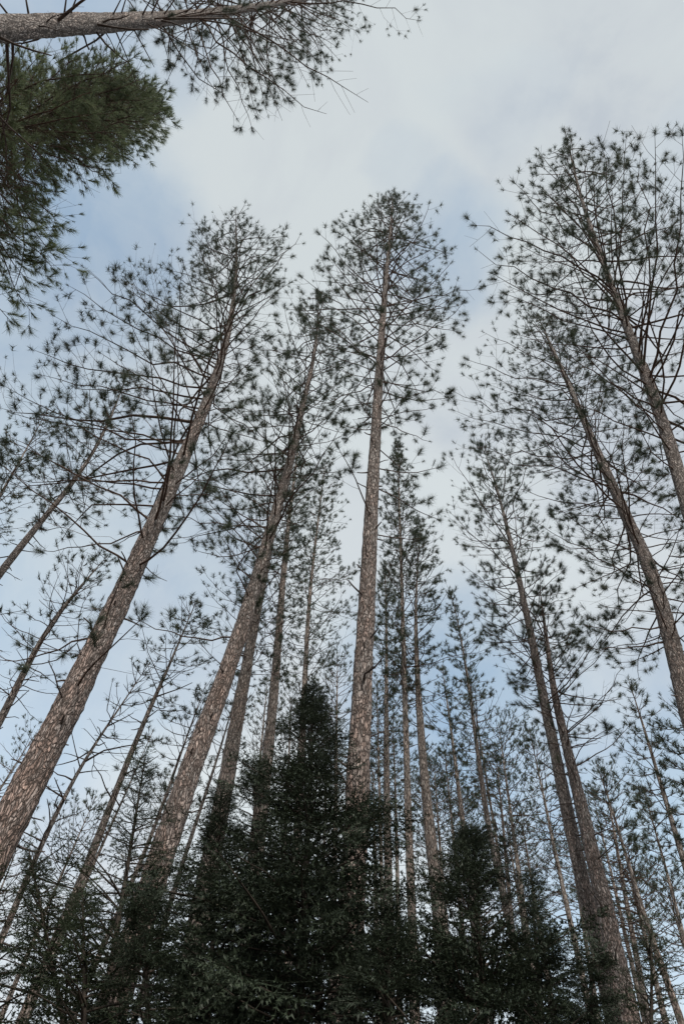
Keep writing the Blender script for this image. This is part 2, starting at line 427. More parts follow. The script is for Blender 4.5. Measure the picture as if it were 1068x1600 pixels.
def twigs_on(P, Lb, style, r):
    """side shoots on a limb: centre lines (m,4,3), radii, tip points, tip directions"""
    n = len(P); s = np.linspace(0, 1, n)
    tws = []; tips = []
    start = style.get('bare', .3); gap = style.get('gap', .16) * 1.5
    u = start + r.uniform(0, .1); side = 1 if r.random() < .5 else -1
    T = unit(np.gradient(P, axis=0))
    def mk(p, t, ang_side, lt, up):
        sv = unit(np.cross(t, [0, 0, 1]))
        d = unit(t * math.cos(ang_side) + sv * math.sin(ang_side) + np.array([0, 0, r.uniform(-.15, .3)]))
        q = np.linspace(0, 1, 4)[:, None]
        return p + d * q * lt + (np.array([0, 0, up]) + t * .15 + r.normal(size=3) * .10) * (q ** 2) * lt * .6
    while u < .97:
        p = np.array([np.interp(u, s, P[:, i]) for i in range(3)]); t = T[min(n - 1, int(u * (n - 1) + .5))]
        lt = min(1.25, max(.10, Lb * (.10 + .30 * (1 - u)) * r.uniform(.55, 1.3))) * style.get('tw', 1)
        bare = r.random() < style.get('p_bare', .12)
        c = mk(p, t, side * math.radians(r.uniform(30, 70)), lt, style.get('up', .55) if not bare else r.uniform(-1.2, .4))
        tws.append((c, .0055 if lt > .5 else .0042))
        if not bare:
            tips.append((c[-1], c[-1] - c[-2]))
            m = int(lt / style.get('sub', .34))
            for k in range(m):
                uu = .3 + .6 * (k + r.uniform(0, 1)) / max(1, m)
                pp = c[0] + (c[-1] - c[0]) * uu if False else np.array([np.interp(uu, np.linspace(0, 1, 4), c[:, i]) for i in range(3)])
                c2 = mk(pp, unit(c[2] - c[1]), (1 if k % 2 else -1) * math.radians(r.uniform(30, 65)), lt * r.uniform(.25, .5) + .05, style.get('up', .55))
                tws.append((c2, .0032)); tips.append((c2[-1], c2[-1] - c2[-2]))
            if r.random() < style.get('back', .3):
                tips.append((c[2], c[-1] - c[1]))
        side = -side
        u += gap / max(Lb, .5) * r.uniform(.6, 1.5)
    tips.append((P[-1], P[-1] - P[-2]))
    return tws, tips

ROOTS = []
def pine(name, label, cat, px, D0, D1, w0, crown, tier, poly=None, Lmax=3.0, whorl=.5, per=4, group=None, kind='pine', mat='bark',
         top_el=(40, 66), low_el=(-4, 16), style=None, seed=0, taper=.75, stubs=1.0, stub_from=2.2, dead_len=(.03, .28), crown_by='y',
         prof=None, bare_limb=0.0, keep=1.0, nneed=None, lowlimbs=0, limbmat='limb', aims=()):
    r = np.random.default_rng(1000 + seed)
    T = Trunk(px, D0, D1, w0, taper)
    root = bpy.data.objects.new(name, None); col.objects.link(root)
    root.location = T.base; root.empty_display_size = .3
    set_tag(root, label, cat, group)
    B = T.base
    near = {1: (330, 36, True), 2: (170, 20, True), 3: (40, 9, False)}[tier]
    trunk_mesh(T, root, MAT[mat], *near)
    zc = T.z_at_py(crown) if crown_by == 'y' else T.z_at_px(crown)
    st = dict(style or {})
    tufts = []; limbs = []
    z = zc; H = T.H; lop = r.uniform(0, 6.28)
    while z < H - .12:
        f = (z - zc) / (H - zc)
        nb = max(2, int(round(per * r.uniform(.7, 1.3)))); a0 = r.uniform(0, 6.28)
        pr = prof(f) if prof else (min(1, .62 + 1.6 * f) * (1 - f) ** .5)
        for k in range(nb):
            if r.random() > keep: continue
            az = a0 + 6.283 * k / nb + r.normal() * .25
            Lb = max(.25, Lmax * pr * r.uniform(.55, 1.2) * (1 + .22 * math.cos(az - lop)))
            e0 = math.radians(low_el[0] + (top_el[0] - low_el[0]) * f ** .8 + r.normal() * 7)
            e1 = math.radians(low_el[1] + (top_el[1] - low_el[1]) * f ** .8 + r.normal() * 8)
            zz = z + r.uniform(-.05, .05); p0 = T.pt(zz)
            sd = int(r.integers(1 << 30)); jx, jy = r.normal(size=2) * 13
            for tr in range(12):
                P = limb_curve(p0, az, e0, e1, Lb, r=np.random.default_rng(sd), wig=.11)
                if poly is None: break
                if all(inside(poly, proj(P[i])[0] + jx, proj(P[i])[1] + jy) for i in (-1, 6)): break
                Lb *= .84
            if poly is not None:
                Lb *= r.uniform(.62, 1.0) if kind == 'pine' else r.uniform(.42, .95); P = limb_curve(p0, az, e0, e1, Lb, r=np.random.default_rng(sd), wig=.11)
            limbs.append((P, Lb, zz, f))
        z += whorl * r.uniform(.7, 1.3) * (.8 + .2 * (1 - f))
    for k in range(lowlimbs):                                     # stray live limbs below the crown
        zz = zc - r.uniform(.3, 3.0); az = r.uniform(0, 6.28); Lb = r.uniform(.6, 1.8)
        limbs.append((limb_curve(T.pt(zz), az, r.uniform(-.1, .4), r.uniform(.1, .6), Lb, r=r), Lb, zz, 0))
    for q, (ay, tx, ty) in enumerate(aims):                       # limbs reaching to where the photograph shows them
        zz = T.z_at_px(ay) if crown_by == 'x' else T.z_at_py(ay)
        p0 = T.pt(zz); dep = (p0 - EYE) @ FWD
        d = (tx - CX) * RGT - (ty - CY) * UPV + FOC * FWD
        p1 = EYE + d * (dep * (1 + r.uniform(-.05, .03))) / FOC
        Lb = float(np.linalg.norm(p1 - p0)); n = 9; u = np.linspace(0, 1, n)[:, None]
        ctl = (p0 + p1) / 2 + np.array([0, 0, -r.uniform(.04, .16) * Lb]) + r.normal(size=3) * .05 * Lb
        P = (1 - u) ** 2 * p0 + 2 * u * (1 - u) * ctl + u ** 2 * p1
        P[1:-1] += r.normal(size=(n - 2, 3)) * .013 * Lb
        limbs.append((P, Lb, zz, .35))
    wood = MB()
    for (P, Lb, zz, f) in limbs:
        n = len(P)
        rb = min(.003 + .0039 * Lb, T.radius(zz) * .5) + .002
        R = rb * (1 - np.linspace(0, 1, n)) ** .8 + .0035
        deadlimb = r.random() < bare_limb * (1 - f)
        st2 = dict(st)
        if deadlimb: st2['p_bare'] = .85
        tws, tips = twigs_on(P, Lb, st2, r)
        mb = MB() if tier < 3 else wood
        mb.tubes(P - B, R, 6 if tier == 1 else 4)
        if tws: mb.tubes(np.stack([c[[0, 1, 3]] for c, _ in tws]) - B, np.stack([np.linspace(w, w * .55, 3) for _, w in tws]), 3)
        o = mb.build('branch', MAT[limbmat], root) if tier < 3 else None
        if deadlimb: tips = tips[:1] if r.random() < .3 else []
        for k, (p, d) in enumerate(tips): tufts.append((p, d, o, k >= len(tips) - 2))
    if tier == 3 and wood.n:
        wo = wood.build('branches', MAT[limbmat], root); wo['kind'] = 'stuff'
    cl = {'pine': (.9, -.16), 'wpine': (1.7, .03)}[kind]          # foliage gathers in clumps with gaps between
    tufts = [q for q in tufts if q[3] or mnoise.noise(Vector(q[0]) * cl[0] + Vector((seed * 3.1, 0, 0))) > cl[1] - r.random() * .25]
    tufts.append((T.C[-1], np.array([0, 0, 1.0]), None, True))
    # needles
    Pn = np.array([t[0] for t in tufts]) - B; Dn = unit(unit([t[1] for t in tufts]) + np.array([0, 0, .35]))
    Fm = frames(Dn); Sc = np.clip(r.normal(.92, .24, len(tufts)), .4, 1.4)
    order = np.arange(len(tufts))
    solo = set()
    if tier == 1:
        dist = np.linalg.norm(Pn + B - EYE, axis=1) / Sc
        vis = np.array([(0 <= x <= 1068 and 0 <= y <= 1600) for x, y in (proj(p + B) for p in Pn)])
        order = np.argsort(dist + 1000 * ~vis)
        solo = set(int(i) for i in order[:300] if vis[i] and tufts[i][2] is not None)
        for i in solo:
            o = bpy.data.objects.new('needle_tuft', TUFT[kind][i % 4]); col.objects.link(o); o.parent = tufts[i][2]
            M = Matrix(((Fm[i] * Sc[i]).tolist())).to_4x4(); M.translation = Vector(Pn[i]); o.matrix_basis = M
    far_out = [not (-350 < x < 1420 and -350 < y < 1950) for x, y in (proj(p + B) for p in Pn)]
    rest = [i for i in range(len(tufts)) if i not in solo and not (far_out[i] and i % 3)]
    if rest:
        nn, wm = nneed or {1: (40, 1.8), 2: (32, 2.4), 3: (20, 3.4)}[tier]
        tv = [lowtuft(kind, nn, wm) for _ in range(5)]
        mb = MB()
        for g in range(5):
            idx = np.array(rest[g::5], int)
            if len(idx) == 0: continue
            V = np.einsum('mij,nj->mni', Fm[idx] * Sc[idx][:, None, None], tv[g][0]) + Pn[idx][:, None, :]
            m, n, _ = V.shape
            mb.add(V.reshape(-1, 3), tris=np.arange(m * n).reshape(-1, 3))
        fo = mb.build('needle_foliage', MAT[kind], root, False); fo['kind'] = 'stuff'
    # broken stubs and dead sticks on the bare part of the trunk
    ns = int((zc - stub_from) * 3.0 * stubs)
    sm = MB()
    for k in range(max(0, ns)):
        zz = stub_from + (zc + 1.0 - stub_from) * (k + r.uniform(0, 1)) / ns
        az = r.uniform(0, 6.28); ln = r.uniform(*dead_len) * (1 if r.random() < .75 else 1.8)
        rr_ = T.radius(zz); d = np.array([math.cos(az), math.sin(az), 0])
        m = 4
        P = limb_curve(T.pt(zz) + d * rr_ * .7, az, r.uniform(-.1, .5), r.uniform(-.2, .7), ln + rr_ * .3, n=m, wig=.12, r=r)
        rad = min(.018, .006 + .008 * r.random() + .003 * ln) * (1.25 if ln < .15 else 1)
        mb = MB() if tier < 3 else sm
        R = np.array([rad * 1.5, rad, rad * .85, rad * (.5 if ln > .3 else .7)])
        mb.tubes(P - B, R, 5)
        if ln > .35:
            for q in range(r.integers(0, 3)):
                pp = P[1] + (P[3] - P[1]) * r.random()
                Pt = limb_curve(pp, az + r.uniform(-1.2, 1.2), r.uniform(-.5, .6), r.uniform(-1.2, .9), ln * r.uniform(.25, .6), n=4, wig=.25, r=r)
                mb.tubes(Pt - B, np.linspace(.004, .002, 4), 3)
        if tier < 3: mb.build('branch_stub', MAT['dead'], root)
    if tier == 3 and sm.n:
        so = sm.build('branch_stubs', MAT['dead'], root); so['kind'] = 'stuff'
    ROOTS.append((name, label, T.H, T.r0, len(limbs), len(tufts)))
    return T, root

G_PINE = 'tall red pines standing round the camera'
G_FAR = 'slender pines in the distance between the big trunks'
G_DEAD = 'bare thin pines on the left'

# --- the near pines
pine('red_pine', 'thickest leaning reddish trunk at the left side, broad sparse crown reaching left', 'pine tree',
     [(17, 1270), (74, 1170), (136, 1050), (205, 900), (250, 800), (285, 720), (325, 625), (350, 550), (362, 500), (370, 420), (368, 325)], 7.6, 7.6, 54,
     875, 1, [(372, 318), (412, 358), (472, 362), (455, 420), (430, 480), (410, 560), (402, 640), (425, 700), (360, 770), (270, 830), (150, 870), (60, 850), (-40, 800), (-60, 640), (40, 590), (52, 530), (80, 488), (128, 412), (180, 430), (290, 366), (316, 345)],
     taper=.92, Lmax=6.6, whorl=.5, per=4, prof=lambda f: min(1, .62 + 1.6 * f) * (1 - f) ** .38, group=G_PINE, seed=1, aims=[(565, 128, 415), (545, 180, 432), (590, 82, 492), (615, 48, 545), (640, 62, 585), (690, 18, 645), (430, 300, 362), (415, 316, 348), (440, 410, 360), (500, 470, 365), (545, 455, 440), (695, 2, 600), (720, 120, 640), (750, 15, 745), (660, 422, 690), (520, 200, 440), (470, 262, 420), (460, 440, 400), (985, -8, 1030), (820, 60, 860), (575, 105, 445)], style=dict(gap=.19), stubs=1.2, lowlimbs=3)
pine('red_pine', 'second thick leaning pine, mottled trunk rising out of the dark firs into a thin crown', 'pine tree',
     [(225, 1420), (265, 1300), (306, 1170), (357, 1050), (395, 930), (430, 800), (448, 750), (468, 650), (482, 600), (492, 550), (498, 500), (497, 455)], 9.2, 8.8, 44,
     930, 1, [(497, 450), (552, 480), (560, 540), (555, 610), (530, 690), (510, 760), (470, 860), (380, 900), (250, 860), (240, 780), (300, 720), (345, 640), (385, 550), (420, 520), (470, 470)],
     taper=.88, Lmax=4.8, whorl=.42, per=4, group=G_PINE, seed=2, aims=[(550, 400, 545), (600, 560, 560), (500, 552, 482), (640, 350, 640), (775, 300, 790), (805, 268, 850), (755, 560, 730), (985, 203, 966), (560, 535, 520), (700, 540, 680), (830, 250, 800), (520, 420, 525)], style=dict(gap=.19), stubs=1.2)
pine('red_pine', 'straight central pine with flaky pink bark low down and a rounded crown against the cloud', 'pine tree',
     [(545, 1500), (551, 1400), (556, 1300), (560, 1170), (568, 1050), (575, 900), (580, 800), (588, 650), (594, 550), (597, 500), (606, 400), (614, 306)], 7.4, 5.5, 46,
     672, 1, [(590, 298), (652, 308), (700, 395), (755, 450), (722, 520), (705, 620), (640, 690), (600, 700), (545, 690), (515, 650), (520, 580), (462, 520), (462, 430), (482, 350), (540, 335)],
     Lmax=3.9, whorl=.38, per=4, prof=lambda f: min(1, .55 + 1.3 * f) * (1 - f) ** .33, group=G_PINE, seed=3, aims=[(500, 468, 430), (470, 495, 362), (420, 530, 345), (480, 752, 450), (500, 718, 520), (450, 697, 392), (420, 655, 368), (600, 475, 640), (640, 540, 690), (650, 672, 690), (560, 468, 482), (590, 702, 615), (390, 590, 303), (380, 630, 330), (520, 500, 400), (560, 725, 470), (700, 650, 745)], stubs=1.2, lowlimbs=4, style=dict(gap=.17), taper=.62)
pine('red_pine', 'big dark limbed pine at the upper right edge with the widest spreading crown', 'pine tree',
     [(1120, 950), (1085, 820), (1064, 775), (1050, 700), (1034, 650), (1012, 600), (992, 545), (974, 500), (956, 450), (930, 380), (902, 295), (882, 206)], 8.6, 5.9, 28,
     760, 1, [(735, 348), (745, 400), (795, 470), (840, 540), (900, 570), (960, 640), (1000, 720), (1100, 830), (1350, 800), (1350, 300), (1200, 180), (1068, 196), (1020, 200), (980, 225), (935, 218), (878, 202), (832, 262), (800, 282), (780, 350)],
     Lmax=5.6, whorl=.42, per=4, group=G_PINE, mat='bark_grey', seed=4, aims=[(450, 737, 352), (500, 742, 388), (400, 800, 283), (530, 765, 425), (380, 838, 232), (545, 800, 520), (460, 978, 210), (570, 1022, 205), (600, 1064, 205), (650, 862, 540), (500, 935, 218), (640, 1090, 300), (430, 850, 300), (480, 790, 330), (560, 1000, 240), (690, 880, 620)], stubs=.8, style=dict(gap=.19), taper=.7)
pine('red_pine', 'tall pine at the right edge, long limbs fanning left just below the widest crown', 'pine tree',
     [(1075, 1120), (1062, 1070), (1054, 1025), (1039, 950), (1020, 895), (999, 850), (972, 800), (954, 750), (929, 700), (908, 650), (889, 600), (862, 545), (838, 490)], 11.5, 10.5, 30,
     990, 1, [(700, 612), (726, 560), (750, 512), (808, 484), (880, 480), (950, 560), (1000, 650), (1070, 750), (1200, 900), (1150, 1080), (1010, 1060), (920, 1010), (900, 900), (850, 790), (770, 720), (720, 660)],
     Lmax=5.4, whorl=.38, per=4, group=G_PINE, mat='bark_grey', seed=5, aims=[(600, 726, 560), (580, 753, 518), (560, 812, 487), (650, 700, 607), (700, 706, 640), (710, 735, 700), (800, 800, 762), (920, 836, 815), (975, 895, 975), (545, 885, 490), (760, 745, 705), (850, 860, 850), (1000, 900, 1010)], stubs=.8, style=dict(gap=.19))
pine('red_pine', 'grey trunked pine entering sideways at the top left edge, with many dead limbs', 'pine tree',
     [(-120, 52), (0, 42), (120, 38), (240, 33), (330, 22), (420, 8), (520, -8), (560, -12)], 5.0, 2.1, 46,
     215, 1, [(130, -260), (760, -160), (655, 38), (575, 20), (580, 165), (510, 180), (400, 208), (360, 190), (330, 150), (250, 125), (225, 40)],
     Lmax=4.2, whorl=.5, per=4, group=G_PINE, seed=6, aims=[(330, 395, 205), (300, 372, 188), (350, 575, 160), (300, 510, 178), (450, 655, 32), (440, 560, 50), (400, 495, 95), (360, 490, 115), (290, 340, 150), (455, 520, 60), (320, 300, 140), (370, 430, 130), (340, 455, 160)], mat='bark_grey', stubs=2.2, stub_from=7.0, dead_len=(.1, .9), crown_by='x', style=dict(gap=.18, p_bare=.25), taper=.6, bare_limb=.35,
     prof=lambda f: min(1, .5 + 1.6 * f) * (1 - f) ** .4)
pine('white_pine', 'dense soft needled green pine filling the upper left edge below the sideways trunk', 'pine tree',
     [(-220, 262), (-100, 222), (0, 194), (85, 184), (160, 168), (238, 152)], 6.6, 7.0, 28,
     -60, 1, [(-500, 0), (0, 92), (60, 85), (150, 100), (170, 66), (205, 80), (225, 118), (268, 138), (274, 186), (225, 215), (232, 240), (205, 250), (180, 292), (150, 250), (112, 232), (84, 246), (76, 310), (82, 370), (86, 436), (55, 500), (10, 512), (-400, 700)],
     Lmax=4.6, whorl=.23, per=6, group=G_PINE, seed=7, aims=[(60, 270, 182), (40, 232, 118), (20, 182, 290), (-20, 82, 335), (-40, 88, 425), (-60, 55, 495), (80, 255, 160), (0, 150, 250), (-10, 108, 235), (-40, 70, 300), (-80, 20, 505), (100, 262, 200), (60, 205, 250), (40, 215, 85), (50, 250, 150), (70, 262, 170), (30, 205, 95), (0, 170, 265), (10, 130, 225), (10, 195, 225), (30, 240, 195), (-30, 90, 265), (-50, 84, 380), (-60, 88, 405), (-70, 45, 440), (-20, 60, 88), (0, 120, 92), (20, 165, 90)], kind='wpine', stubs=0, crown_by='x', low_el=(0, 12), top_el=(35, 50), style=dict(gap=.072, sub=.2, up=.15, p_bare=.02, bare=.12, back=.8), taper=.6,
     prof=lambda f: min(1, .8 + f) * (1 - f) ** .45)
pine('red_pine', 'left trunk of the close pair of pines, its pointed crown above the other', 'pine tree',
     [(946, 1530), (932, 1468), (914, 1401), (899, 1334), (885, 1267), (872, 1200), (850, 1100), (831, 1000), (809, 900), (786, 800), (768, 735), (752, 696)], 15.0, 14.0, 27,
     1110, 1, [(722, 690), (792, 690), (835, 760), (880, 830), (900, 920), (925, 1010), (900, 1110), (800, 1150), (745, 1050), (730, 960), (716, 880), (704, 780)],
     Lmax=4.0, whorl=.44, per=4, group=G_PINE, mat='bark_grey', seed=8, aims=[(860, 704, 708), (820, 836, 692), (900, 702, 800), (1100, 960, 960), (780, 740, 690), (950, 720, 880), (1000, 745, 1000)], stubs=1.3, style=dict(gap=.15))
pine('red_pine', 'right trunk of the close pair of pines, brown with knobbly broken limbs', 'pine tree',
     [(977, 1570), (955, 1468), (940, 1401), (925, 1334), (909, 1267), (893, 1200), (868, 1100), (858, 1040), (852, 990), (842, 915)], 14.2, 15.0, 33,
     1200, 1, [(840, 905), (900, 940), (955, 1010), (985, 1080), (965, 1180), (900, 1260), (840, 1250), (800, 1150), (815, 1000)],
     Lmax=2.8, whorl=.5, per=4, group=G_PINE, seed=9, aims=[(1150, 975, 1040), (1090, 960, 1000), (1200, 985, 1130), (1050, 900, 950)], stubs=1.6, dead_len=(.05, .7), bare_limb=.5)

# --- middle distance
def mid(label, px, D, w, crown, poly, **k):
    a = dict(Lmax=2.8, whorl=.42, per=5, group=G_PINE, mat='bark_far', style=dict(gap=.18))
    a.update(k); tier = a.pop('tier', 2); D1 = a.pop('D1', D)
    return pine('red_pine', label, 'pine tree', px, D, D1, w, crown + 50, tier, poly and [(x, y + (60 if y > crown else 0)) for x, y in poly], **a)
mid('pine trunk close behind the second big leaning pine, nearly parallel on its right', [(340, 1290), (352, 1230), (366, 1150), (383, 1050), (402, 950), (418, 880), (430, 800), (440, 730)], 14.5, 29, 1010,
    [(440, 720), (500, 800), (480, 900), (470, 1010), (430, 1090), (300, 1080), (280, 960), (300, 850), (370, 760)], seed=20, Lmax=3.2)
mid('grey pine trunk rising from behind the tall dark fir, left of its tip', [(405, 1300), (417, 1200), (431, 1050), (442, 900), (452, 800), (462, 730), (470, 660)], 16.5, 21, 1000,
    [(470, 650), (530, 720), (545, 820), (530, 950), (500, 1060), (420, 1080), (370, 1000), (380, 850), (420, 720)], seed=21, Lmax=2.6)
mid('slim pine whose trunk passes directly behind the tip of the tall dark fir', [(468, 1250), (475, 1100), (480, 950), (488, 880), (500, 790), (508, 720)], 19, 12, 1080,
    [(508, 705), (560, 760), (568, 880), (560, 1000), (540, 1100), (450, 1110), (430, 980), (450, 850), (480, 760)], seed=22, Lmax=2.7)
mid('pine leaning in from the left edge high up, bare sticks on its trunk', [(-50, 960), (8, 888), (50, 828), (90, 785), (125, 745), (155, 695), (180, 640), (200, 580)], 13, 14, 765,
    [(200, 565), (255, 620), (250, 720), (190, 790), (90, 800), (20, 740), (15, 640), (60, 590), (130, 560)], seed=23, Lmax=2.6, mat='bark_grey', stubs=2, dead_len=(.1, .7), per=4)
mid('thin pine at the far left edge with rusty twigs, mostly out of the picture', [(-150, 1030), (-70, 900), (0, 772), (45, 700), (75, 640)], 17, 10, 830,
    [(75, 590), (110, 640), (90, 740), (40, 830), (-60, 860), (-120, 700), (-20, 590), (10, 560)], seed=24, Lmax=3.0)
mid('brown trunk left of the thickest leaning trunk, fine bare twigs at its top', [(-50, 1210), (5, 1125), (37, 1050), (60, 1000), (115, 925), (150, 893), (168, 868)], 16, 16, 1040,
    [(170, 850), (185, 900), (170, 1000), (100, 1120), (20, 1180), (-60, 1150), (-50, 950), (20, 860), (100, 840)], seed=25, Lmax=2.8, bare_limb=.6, style=dict(gap=.17, p_bare=.4), stubs=1.6, dead_len=(.1, .6), top_el=(40, 60), group=G_DEAD)
mid('thin dead pine with stubby broken twigs, first to the right of the thickest trunk', [(-20, 1520), (25, 1420), (50, 1345), (75, 1300), (122, 1200), (160, 1145), (192, 1100), (215, 1062), (234, 1036)], 15, 12, 1120,
    [(240, 1000), (270, 1050), (230, 1140), (150, 1180), (120, 1120), (150, 1050), (200, 1010)], seed=26, Lmax=1.6, bare_limb=1.0, style=dict(gap=.2, p_bare=.97), stubs=3.2, stub_from=4, dead_len=(.2, .9), group=G_DEAD, limbmat='dead', top_el=(45, 70))
mid('bare straight pine between the thin dead pine and the second big leaning pine', [(45, 1570), (88, 1470), (130, 1370), (150, 1325), (175, 1250), (215, 1150), (260, 1050), (288, 985), (306, 940)], 15.5, 19, 1040,
    [(310, 920), (345, 960), (330, 1060), (250, 1120), (190, 1050), (210, 960), (260, 920)], seed=27, Lmax=2.4, bare_limb=.4, style=dict(gap=.2, p_bare=.3), stubs=2.2, stub_from=5, dead_len=(.1, .6), group=G_DEAD)
mid('thin sapling stem leaning just to the right of the bare straight pine', [(120, 1410), (150, 1340), (200, 1235), (222, 1180), (240, 1140)], 14, 6, 1200,
    [(245, 1120), (270, 1160), (230, 1240), (180, 1240), (190, 1160)], seed=28, Lmax=.8, bare_limb=.8, style=dict(gap=.2, p_bare=.8), stubs=3, stub_from=3, group=G_DEAD, limbmat='dead')
mid('slender dark stem hugging the left edge of the second big leaning pine', [(165, 1460), (215, 1370), (250, 1270), (285, 1170), (305, 1115), (322, 1068)], 17, 9, 1230,
    [(325, 1030), (350, 1080), (330, 1170), (270, 1260), (230, 1230), (250, 1130), (290, 1050)], seed=29, Lmax=2.2, bare_limb=.4, stubs=2, stub_from=4)
mid('thin stem seen in the gap between the second big pine and the one behind it', [(270, 1400), (290, 1330), (325, 1230), (345, 1170), (362, 1110), (378, 1050)], 20, 8, 1200,
    [(380, 1020), (410, 1080), (390, 1200), (310, 1260), (290, 1200), (320, 1090)], seed=30, Lmax=2.0, stubs=2, bare_limb=.4)
mid('first slim straight pine to the right of the central pine, tall narrow dense crown', [(645, 1480), (641, 1370), (637, 1300), (634, 1150), (631, 1050), (627, 900), (624, 820), (621, 692)], 14.5, 15, 1030,
    [(618, 684), (665, 730), (690, 800), (705, 890), (690, 1000), (670, 1080), (600, 1080), (575, 980), (585, 850), (592, 740)], seed=31, Lmax=2.1, whorl=.32, per=5, style=dict(gap=.13), aims=[(1040, 765, 1012)])
mid('thicker trunk standing just right of the first slim straight pine', [(690, 1450), (682, 1380), (669, 1300), (657, 1150), (651, 1050), (648, 975), (650, 900), (656, 830)], 14.8, 23, 1080,
    [(656, 815), (700, 880), (715, 980), (700, 1090), (680, 1150), (620, 1140), (610, 1020), (630, 880)], seed=32, Lmax=2.2, per=4, taper=1.0)
mid('narrow pine between the central pine and the first slim straight pine', [(608, 1450), (605, 1300), (602, 1150), (604, 1050), (603, 950), (601, 880)], 20, 15, 1150,
    [(600, 865), (640, 920), (650, 1050), (645, 1200), (570, 1210), (555, 1080), (575, 930)], seed=33, Lmax=2.2)
mid('slender curving pine in the gap left of the close pair of pines', [(800, 1450), (778, 1370), (761, 1300), (749, 1200), (736, 1100), (721, 1000), (711, 950), (703, 925)], 19, 12, 1180,
    [(702, 915), (750, 970), (780, 1080), (800, 1200), (740, 1280), (690, 1220), (680, 1100), (682, 990)], seed=34, Lmax=2.2)
mid('small pine with grey green crown left of the slender curving pine', [(745, 1450), (724, 1300), (706, 1150), (697, 1090), (690, 1040)], 22, 12, 1250,
    [(690, 1030), (730, 1100), (745, 1220), (730, 1320), (670, 1320), (650, 1180), (665, 1080)], seed=35, Lmax=2.4)
mid('slim tapering pine at the right edge, pointed crown against pale blue sky', [(1100, 1450), (1064, 1340), (1054, 1300), (1024, 1200), (994, 1100), (980, 1058)], 18, 12, 1300,
    [(978, 1050), (1035, 1100), (1055, 1200), (1075, 1310), (1020, 1340), (960, 1280), (938, 1180), (940, 1110)], seed=36, Lmax=2.4, style=dict(gap=.24))
mid('thin pine leaning up from the bottom right corner with nearly bare limbs', [(1064, 1595), (1030, 1500), (999, 1420), (974, 1320), (949, 1245), (930, 1190)], 17, 12, 1450,
    [(928, 1180), (975, 1230), (1010, 1330), (1030, 1450), (960, 1480), (910, 1380), (890, 1250)], seed=37, Lmax=2.2, bare_limb=.5, style=dict(gap=.26, p_bare=.3))
mid('pine crowding the right edge at middle height, dark heavy foliage', [(1180, 1500), (1140, 1400), (1105, 1250), (1080, 1150), (1066, 1085)], 13, 20, 1360,
    [(1062, 1075), (1120, 1150), (1200, 1300), (1180, 1400), (1080, 1390), (1020, 1300), (1005, 1180), (1030, 1100)], seed=38, Lmax=2.8, per=5)
mid('thin pine between the two slim pines near the right bottom edge', [(1085, 1530), (1064, 1460), (1039, 1345), (1010, 1260), (1000, 1220)], 22, 8, 1440,
    [(998, 1210), (1040, 1260), (1070, 1360), (1080, 1460), (1010, 1470), (970, 1350), (970, 1260)], seed=39, Lmax=2.2, bare_limb=.3)

